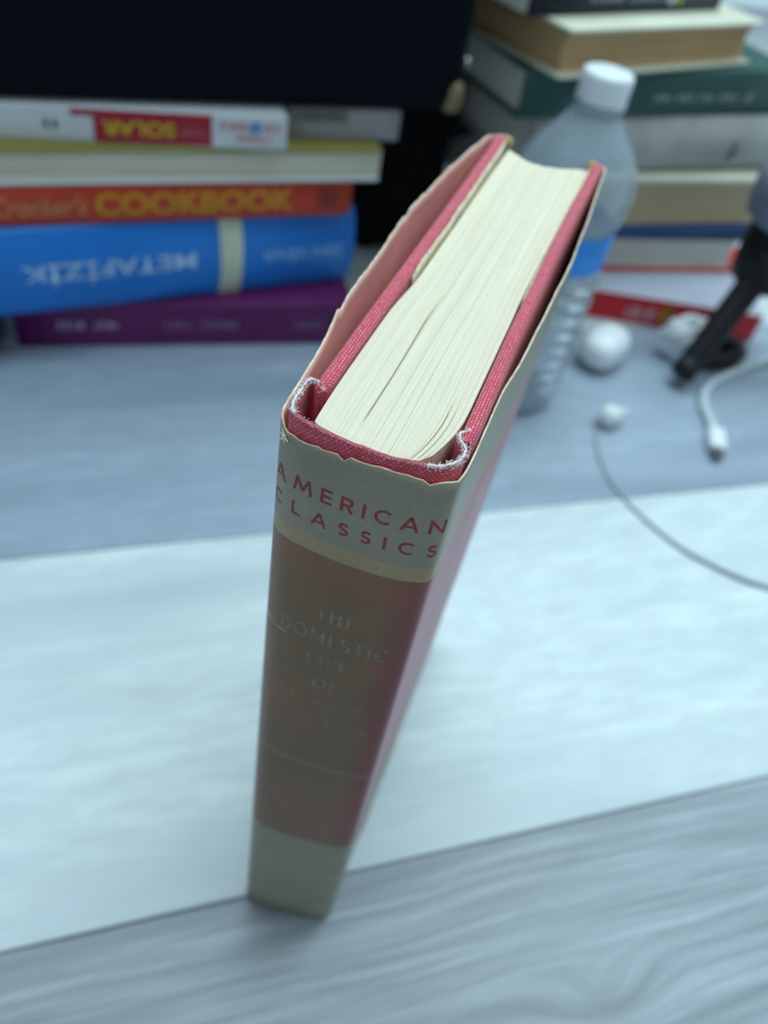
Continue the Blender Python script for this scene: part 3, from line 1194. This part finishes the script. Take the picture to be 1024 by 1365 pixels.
RED = plain('orange_red_cover', (.52, .05, .016), .4, .1, 25)
o, s, fr = lying_book('cookbook', (-.150, .3195), 6.0, .263, .17, .0818, .0212, 'orange red cookbook spine with yellow COOKBOOK lettering on the blue book', cover=RED, pages=CREAMP, round_=.0012, board_t=.002)
YEL = flat((.62, .27, .008))
put_print('lettering', text_polys('COOKBOOK', .035), .1165, .2275, .0045, .0172, fr, YEL, s)
put_print('lettering', text_polys("Crocker's", .008, .3), .0655, .1125, .0055, .0162, fr, flat((.66, .26, .10)), s)
bm = bmesh.new()
bm.faces.new([bm.verts.new(fr(a, b)) for a, b in ((.243, .006), (.254, .006), (.254, .016), (.243, .016))])
bm_obj('emblem', bm, flat((.20, .02, .012)), s)

OLIVE = plain('olive_cover', (.26, .24, .05), .45, .1, 20)
PALE = plain('white_cover', (.66, .70, .72), .5, .05, 20)
o, s, fr = lying_book('magazine_book', (-.150, .3200), 5.2, .278, .19, .1032, .0192, 'thick pale paged book with olive top cover, pages facing out', spine_front=False, top=OLIVE, bottom=PALE, pages=CREAMP, board_t=.0026, soft=True)

WSP = plain('white_spine', (.62, .66, .68), .4, .05, 20)
REDB = plain('crimson_print', (.36, .012, .03), .4, .08, 20)
o, s, fr = lying_book('paperback_book', (-.150, .3375), -.2, .2185, .09, .1226, .0172, 'white and crimson paperback with yellow SOLAR lettering under the black case', cover=WSP, pages=CREAMP, soft=True, board_t=.0008)


def patch(name, x0, x1, z0, z1, fr, mat, par, off=.0005):
    bm = bmesh.new()
    bm.faces.new([bm.verts.new(fr(a, b, off)) for a, b in ((x0, z0), (x1, z0), (x1, z1), (x0, z1))])
    return bm_obj(name, bm, mat, par)


patch('printed_panel', .1195, .1785, .001, .0168, fr, REDB, s)
patch('printed_panel', .109, .1195, .0135, .0168, fr, REDB, s)
put_print('lettering', text_polys('SOLAR', .03), .1235, .1595, .0045, .0118, lambda a, b: fr(a, b, .0008), flat((.62, .42, .02)), s, flip=True)
put_print('lettering', scribble_polys(5, random.Random(21)), .162, .176, .005, .010, lambda a, b: fr(a, b, .0008), flat((.48, .10, .12)), s)
put_print('lettering', scribble_polys(2, random.Random(4)), .096, .1025, .0065, .0125, fr, flat((.08, .08, .09)), s)
put_print('lettering', scribble_polys(8, random.Random(12), (4,)), .183, .214, .0095, .0135, fr, flat((.60, .16, .18)), s)
put_print('lettering', scribble_polys(6, random.Random(13)), .191, .210, .0038, .0072, fr, flat((.60, .2, .2)), s)
put_print('emblem', dots_polys([(.5, .5, .5, .5)]), .1985, .2045, .0088, .0142, lambda a, b: fr(a, b, .0009), flat((.04, .25, .62)), s)

GREYC = plain('grey_cover', (.33, .32, .33), .5, .1, 20)
o, s, fr = lying_book('notebook', (.0725, .3535), 3.0, .066, .10, .1226, .0168, 'small grey notebook beside the crimson paperback under the black case', cover=GREYC, pages=GREYP, soft=True, board_t=.0009)
patch('printed_panel', .002, .034, .0095, .0165, fr, flat((.16, .15, .13)), s)
put_print('lettering', scribble_polys(9, random.Random(31)), .006, .030, .0115, .0145, lambda a, b: fr(a, b, .0008), flat((.07, .07, .07)), s)

# the black case that lies on top of the left stack
BLACK = plain('black_vinyl', (.0022, .0042, .0085), .7, .25, 300, .1, spec=.1)
BRASS = plain('brass_trim', (.30, .22, .12), .45, .2, 90, metal=.6)
STEEL = plain('steel_rivet', (.62, .68, .75), .25, .05, 60, metal=.9)
o = empty('carry_case', (-.160, .3310, 0), math.radians(4.0), 'large black vinyl case lying across the stack of colourful books', 'case')
rbox('body', 0, .334, 0, .19, .1402 - 0, .30, BLACK, o, r=.009, seg=4)
rbox('corner_trim', .3225, .3352, -.0012, .012, .1396, .158, BRASS, o, r=.0055, seg=3)
bm = bmesh.new()
bmesh.ops.create_uvsphere(bm, u_segments=14, v_segments=8, radius=.0028)
for v in bm.verts:
    v.co = Vector((.3345 + v.co.x * .6, .006 + v.co.y, .1665 + v.co.z))
bm_obj('rivet', bm, STEEL, o, True)
tube('seam_piping', [(.012, -.0006, .2935), (.322, -.0006, .2935)], .0016, BLACK, o)

# ------------------------------------------------------------------ right stack, from the floor up
REDP = plain('red_paperback_cover', (.72, .022, .028), .42, .1, 25)
LILAC = plain('pale_lilac_cover', (.48, .50, .60), .45, .06, 20)
o, s, fr = lying_book('paperback_book', (.2935, .3610), -17.5, .150, .105, 0, .022, 'red spined paperback at the bottom of the stack behind the bottle', cover=LILAC, spine=REDP, pages=GREYP, soft=True, board_t=.0008)
patch('top_fold', .0005, .149, .0195, .0218, fr, flat((.55, .02, .02)), s)
put_print('lettering', scribble_polys(4, random.Random(55)), .046, .068, .004, .015, fr, flat((.72, .45, .48)), s)
put_print('emblem', dots_polys([(.45, .45, .42, .45), (.7, .75, .28, .25)]), .071, .083, .003, .019, fr, flat((.52, .26, .03)), s)
put_print('lettering', scribble_polys(5, random.Random(17)), .090, .112, .007, .014, fr, flat((.62, .32, .36)), s)

REDH = plain('red_board', (.68, .022, .022), .45, .1, 25)
NAVY = plain('navy_board', (.012, .05, .16), .42, .1, 25)
CREAMC = plain('cream_board', (.66, .66, .52), .6, .08, 25)
o, s, fr = lying_book('hardcover_book', (.262, .3835), -1.4, .214, .13, .0222, .0285, 'red boarded book with pale page edges above the red paperback', spine_front=False, cover=REDH, pages=GREYP, board_t=.0022, over=.004, right=.031)
for c in o.children:
    if c.name.startswith('cover_top'):
        for v in c.data.vertices:
            if v.co.x > .1:
                v.co.x -= .027
        c.data.materials.clear()
        c.data.materials.append(plain('slate_board', (.05, .07, .11), .5, .1, 25))
o, s, fr = lying_book('hardcover_book', (.262, .3755), 3.0, .196, .14, .0509, .0455, 'tan paged book with navy lower board and cream upper board', spine_front=False, bottom=NAVY, top=CREAMC, pages=TANP, board_t=.0045, over=.004)
for c in o.children:
    if c.name.startswith('cover_bottom'):
        for v in c.data.vertices:
            if v.co.z > .003:
                v.co.z += .004
            if v.co.y < .01:
                v.co.y -= .002

GREYH = plain('grey_cloth', (.42, .43, .41), .5, .15, 30)
o, s, fr = lying_book('hardcover_book', (.2335, .3790), 6.5, .235, .15, .0966, .0375, 'grey hardcover with rounded spine below the green book', cover=GREYH, pages=GREYP, round_=.0075, board_t=.003)
put_print('emblem', dots_polys([(.5, .68, .26, .32), (.35, .3, .22, .28), (.7, .35, .2, .3)]), .168, .178, .009, .023, lambda a, b: fr(a, b, .0006), flat((.13, .15, .16)), s)

GREEN = plain('dark_green_cloth', (.022, .085, .072), .5, .15, 40)
o, s, fr = lying_book('hardcover_book', (.2165, .3700), 9.5, .235, .145, .1344, .0290, 'dark green hardcover with small pale lettering below the browned book', cover=GREEN, pages=GREYP, round_=.003, board_t=.003)
PG = flat((.38, .46, .46))
put_print('lettering', scribble_polys(26, random.Random(8), (6, 12, 18)), .105, .181, .0105, .0150, fr, PG, s)
put_print('lettering', scribble_polys(2, random.Random(19)), .189, .1945, .0095, .0155, fr, PG, s)
put_print('lettering', scribble_polys(8, random.Random(28)), .030, .058, .0105, .0150, fr, flat((.05, .13, .12)), s)

o, s, fr = lying_book('hardcover_book', (.2285, .3505), 19.0, .186, .118, .1637, .0262, 'old cream boarded book with browned page edges facing out', spine_front=False, cover=CREAMC, pages=BROWNP, board_t=.0022, over=.0045)

NAVYB = plain('black_navy_cover', (.004, .007, .017), .35, .15, 30)
o, s, fr = lying_book('paperback_book', (.2060, .3655), 20.2, .180, .10, .1902, .021, 'black paperback with white and green print on top of the right stack', cover=NAVYB, pages=GREYP, soft=True, board_t=.0008)
put_print('lettering', scribble_polys(16, random.Random(41), (7,)), .050, .118, .0065, .0105, fr, flat((.34, .42, .5)), s)
put_print('emblem', dots_polys([(.5, .5, .5, .5)]), .121, .131, .004, .012, fr, flat((.55, .6, .66)), s)
put_print('emblem', dots_polys([(.5, .5, .5, .5)]), .131, .137, .004, .010, lambda a, b: fr(a, b, .0007), flat((.35, .5, .05)), s)
put_print('lettering', scribble_polys(7, random.Random(43)), .150, .172, .008, .0125, fr, flat((.34, .46, .5)), s)

# ------------------------------------------------------------------ water bottle
PET, nt, b = new_mat('clear_pet_plastic')
b.inputs['Base Color'].default_value = (.86, .95, 1, 1)
b.inputs['Roughness'].default_value = .06
b.inputs['IOR'].default_value = 1.35
b.inputs['Transmission Weight'].default_value = .82
fz = noise_n(nt, coords(nt, 'Object'), 90, 3)
b.inputs['Specular IOR Level'].default_value = .8
bump_n(nt, fz, b, .12, .0008)
CAPM = plain('white_cap_plastic', (.80, .86, .90), .4, .04, 60)
LABEL = plain('blue_label', (.02, .26, .80), .35, .25, 60)
bot = empty('water_bottle', (.2125, .2750, 0), .6, 'clear plastic water bottle with white cap and blue label', 'bottle')


def bprof():
    p = [(.0, .004), (.012, .003), (.020, .0012), (.026, .0004), (.0295, .003), (.031, .008)]
    for i in range(1, 9):                              # ribbed lower body
        z = .010 + i * .0098
        p += [(.0313, z - .0050), (.0314, z - .0028), (.0284, z), (.0314, z + .0026)]
    p += [(.031, .0935), (.0298, .0955), (.0296, .100), (.0296, .119), (.0298, .1215), (.0312, .124), (.0318, .130), (.0316, .137), (.0305, .144), (.0275, .152), (.0228, .160), (.0172, .168), (.0136, .1735), (.0120, .1755), (.0116, .1772),
          (.0136, .1778), (.0136, .1792), (.0112, .1797), (.0112, .1905)]
    return p


bp = bprof()
inner = [(max(0, r - .0006), z + .0006) for r, z in bp]
lathe('bottle_body', bp + inner[::-1], PET, bot, 56, ripple=lambda w, z: .012 * math.sin(5 * w) if z < .012 else (.075 * (1 - abs(math.sin(3 * w))) * smooth((z - .124) / .01) * (1 - smooth((z - .155) / .015)) if z > .124 else 0))
lathe('label_sleeve', [(.0300, .0985), (.0301, .0990), (.0301, .1195), (.0300, .1200), (.0298, .1200), (.0298, .0985), (.0300, .0985)], LABEL, bot, 56)
cv = []
seg = 72
cap_prof = [(.0122, .1800), (.0128, .1804), (.0129, .1826), (.0127, .1831), (.0129, .1836), (.0129, .1912), (.0124, .1926), (.0112, .1932), (0, .1934)]
lathe('cap', cap_prof, CAPM, bot, seg, ripple=lambda w, z: .014 * math.sin(36 * w) if .184 < z < .1915 else 0)

# ------------------------------------------------------------------ small things on the floor
WHITE = plain('white_plastic', (.82, .86, .88), .3, .03, 60)
# rounded earphone case
o = empty('earphone_case', (.2935, .2985, 0), math.radians(-8), 'white rounded pebble shaped case on the floor beside the bottle', 'case')


def pebble(name, z0, z1, mat, grow=1.0):
    bm = bmesh.new()
    bmesh.ops.create_uvsphere(bm, u_segments=36, v_segments=20, radius=1)
    for v in bm.verts:
        x, y, z = v.co
        f = lambda q, e: math.copysign(abs(q) ** e, q)
        v.co = Vector((f(x, .8) * .0215 * grow, f(y, .8) * .0150 * grow, .0130 + f(z, .85) * .0128 * grow))
    bmesh.ops.bisect_plane(bm, geom=bm.verts[:] + bm.edges[:] + bm.faces[:], plane_co=(z0[0], 0, 0), plane_no=(1, 0, 0), clear_inner=True)
    bmesh.ops.bisect_plane(bm, geom=bm.verts[:] + bm.edges[:] + bm.faces[:], plane_co=(z1[0], 0, 0), plane_no=(1, 0, 0), clear_outer=True)
    bmesh.ops.holes_fill(bm, edges=[e for e in bm.edges if e.is_boundary])
    return bm_obj(name, bm, mat, o, True)


pebble('case_body', (-.03,), (.0085,), WHITE)
pebble('case_lid', (.0089,), (.03,), WHITE)
pebble('seam', (.0083,), (.0091,), plain('seam_grey', (.3, .32, .35), .5), .985)
o.rotation_euler = (0, 0, math.radians(36))

# crumpled tissue
bm = bmesh.new()
bmesh.ops.create_icosphere(bm, subdivisions=4, radius=1)
for v in bm.verts:
    p = v.co.copy()
    d = 1 + .35 * noise.noise(p * 1.7 + Vector((3, 1, 0))) + .22 * noise.noise(p * 4.1) + .12 * abs(noise.noise(p * 9.0))
    v.co = Vector((p.x * d * .0175, p.y * d * .012, max(0.0, .0155 + p.z * d * .0165)))
t = bm_obj('crumpled_tissue', bm, plain('tissue_paper', (.80, .84, .88), .9, .05, 200), None, False)
t.location = (.361, .3015, 0)
t['label'] = 'crumpled white tissue in front of the red paperback'
t['category'] = 'tissue'

# earphone with thin cable
CABLE = plain('grey_cable', (.30, .36, .40), .45, .05, 60)
o = empty('earphone', (.2668, .2325, 0), 0, 'small white earbud with a thin grey cable on the floor', 'earphone')
bm = bmesh.new()
bmesh.ops.create_uvsphere(bm, u_segments=24, v_segments=16, radius=1)
for v in bm.verts:
    x, y, z = v.co
    s_ = 1 - .25 * max(0, x)
    v.co = Vector((x * .0085, y * .0072 * s_, .0072 + z * .0071 * s_))
bm_obj('bud', bm, WHITE, o, True)
lathe('bud_tip', [(.0, .0), (.0036, 0), (.0042, .002), (.0030, .0048), (.0026, .0052), (0, .0052)], plain('ear_tip', (.7, .74, .77), .5), o, 24).matrix_local = Matrix.Translation((.0062, .001, .0078)) @ Matrix.Rotation(math.radians(80), 4, 'Y')
cab = [(-.006, -.0015, .0052), (-.0095, -.0045, .0022), (-.0168, -.0175, .0011), (-.0225, -.0374, .0011), (-.0239, -.0555, .0011), (-.0178, -.0819, .0011), (-.0051, -.1093, .0012), (.0157, -.1312, .0014), (.0291, -.14, .0014), (.0579, -.1532, .0012), (.11, -.17, .0012)]
cab = catmull(cab, 90)
tube('cable', cab, [.00055 + .0006 * smooth(i / 60) for i in range(90)], CABLE, o, 8)
tube('strain_relief', [(-.004, -.0008, .0062), (-.0068, -.0022, .0045)], [.0019, .0010], WHITE, o, 10)

# charging cable
o = empty('charging_cable', (.3298, .2015, 0), 0, 'thick white charging cable with plug near the tripod', 'cable')
ch = catmull([(.0040, .0125, .0040), (.0083, .0165, .0036), (.0118, .0264, .0030), (.016, .0402, .0030), (.0259, .0542, .0030), (.0426, .0657, .003), (.0686, .0755, .003), (.1017, .0853, .003), (.20, .105, .003)], 70)
tube('cord', ch, .0028, plain('white_cord', (.62, .70, .74), .45, .04, 60), o, 10)
rbox('plug', -.0052, .0062, -.0055, .0165, .0004, .0082, WHITE, o, r=.003, seg=4).rotation_euler.z = -.5
rbox('plug_tip', -.0028, .0036, -.0125, -.0050, .0024, .0062, plain('plug_metal', (.12, .12, .11), .35, .1, 60, metal=.8), o, r=.0008).rotation_euler.z = -.5

# mini tripod
BPL = plain('black_plastic', (.008, .009, .012), .45, .2, 80, spec=.3)
GRT = plain('tripod_grey', (.16, .19, .25), .5, .08, 60)
hub = Vector((.4010, .3030, .0800))
o = empty('mini_tripod', (hub.x, hub.y, 0), 0, 'black mini tripod with grey head beside the right stack', 'tripod')
feet = [Vector((.3405, .2680, .0086)), Vector((.520, .2350, .0086)), Vector((.452, .356, .0086))]
for f in feet[:2]:
    f = f - Vector((hub.x, hub.y, 0))
    top_ = Vector((0, 0, hub.z))
    d = (f - top_)
    lg = tube('leg', [top_ + d * k / 8 for k in range(8)] + [f], [.0108 - .0022 * k / 8 for k in range(9)], BPL, o, 12)
    tube('rubber_foot', [f - d.normalized() * .012, f, f + d.normalized() * .0015], [.0090, .0088, .0058], BPL, lg, 12)
lathe('hub', [(0, .068), (.014, .056), (.022, .062), (.024, .076), (.024, .098), (.021, .104), (.018, .110), (.018, .116), (0, .116)], BPL, o, 28)
lathe('head', [(0, .100), (.024, .100), (.0310, .105), (.0335, .117), (.0335, .126), (.030, .133), (.018, .138), (0, .139)], GRT, o, 28)
k = tube('knob', [(-.018, -.012, .086), (-.0265, -.0175, .0865)], [.0042, .0048], BPL, o, 14)

# coiled black strap lying under the tripod
st = []
for i in range(60):
    a = i / 59 * 2 * math.pi * 1.15
    st.append((.022 * math.cos(a) * (1 + .1 * math.sin(2 * a)), .011 * math.sin(a), .0065 + .003 * math.sin(a * 1.5)))
o = tube('wrist_strap', st, .0058, BPL, None, 10)
o.location = (.386, .2945, 0)
o['label'] = 'coiled black wrist strap on the floor under the tripod leg'
o['category'] = 'strap'

# ------------------------------------------------------------------ dark things between and behind the stacks
FAB = plain('black_fabric', (.0055, .0055, .0065), .9, .3, 260, .3, spec=.1)


def soft_box(name, sx, sy, sz, mat, parent, seed, amp=.006, e=.42):
    bm = bmesh.new()
    bmesh.ops.create_icosphere(bm, subdivisions=5, radius=1)
    for v in bm.verts:
        p = v.co
        f = lambda q: math.copysign(abs(q) ** e, q)
        q = Vector((f(p.x) * sx / 2, f(p.y) * sy / 2, sz / 2 + f(p.z) * sz / 2))
        n = p.normalized()
        q += n * amp * (noise.noise(p * 2.2 + Vector((seed, 0, 0))) + .5 * noise.noise(p * 5 + Vector((0, seed, 0))))
        q.z = max(0, q.z)
        v.co = q
    return bm_obj(name, bm, mat, parent, True)


o = empty('pouch', (.1785, .485, 0), 0, 'small black fabric pouch on the floor between the two stacks', 'pouch')
soft_box('pouch_body', .074, .085, .150, FAB, o, 3.0, .004)
tube('zipper', [(-.026, -.041, .130), (0, -.0445, .133), (.026, -.041, .130)], .0016, plain('zip_dark', (.06, .05, .045), .5), o)
tube('cord_loop', catmull([(.026, -.04, .082), (.036, -.05, .07), (.033, -.052, .045), (.022, -.05, .03)], 24), .0016, plain('dark_grey_cord', (.03, .032, .036), .7), o)

o = empty('backpack', (.20, .715, 0), math.radians(5), 'black backpack standing behind the two stacks', 'bag')
soft_box('bag_body', .42, .16, .40, FAB, o, 8.0, .012)
soft_box('front_pocket', .30, .06, .20, FAB, o, 11.0, .008).location = (0, -.085, .02)
tube('shoulder_strap', catmull([(-.10, -.075, .36), (-.125, -.115, .25), (-.11, -.125, .10), (-.08, -.10, .03)], 30), .011, FAB, o, 10, .4)
tube('grab_handle', catmull([(-.04, 0, .395), (-.03, 0, .425), (.03, 0, .425), (.04, 0, .395)], 20), .007, FAB, o, 10)

# dark adapter peeking out beside the purple book
o = empty('power_adapter', (-.1135, .3330, 0), math.radians(-12), 'small dark grey power adapter left of the purple book', 'adapter')
rbox('adapter_body', -.017, .017, -.012, .020, 0, .019, plain('dark_grey_plastic', (.06, .085, .095), .5, .1, 60), o, r=.005, seg=3)
tube('cord', catmull([(.0, .018, .010), (-.01, .04, .006), (-.05, .05, .003), (-.10, .03, .003)], 24), .0022, BPL, o)
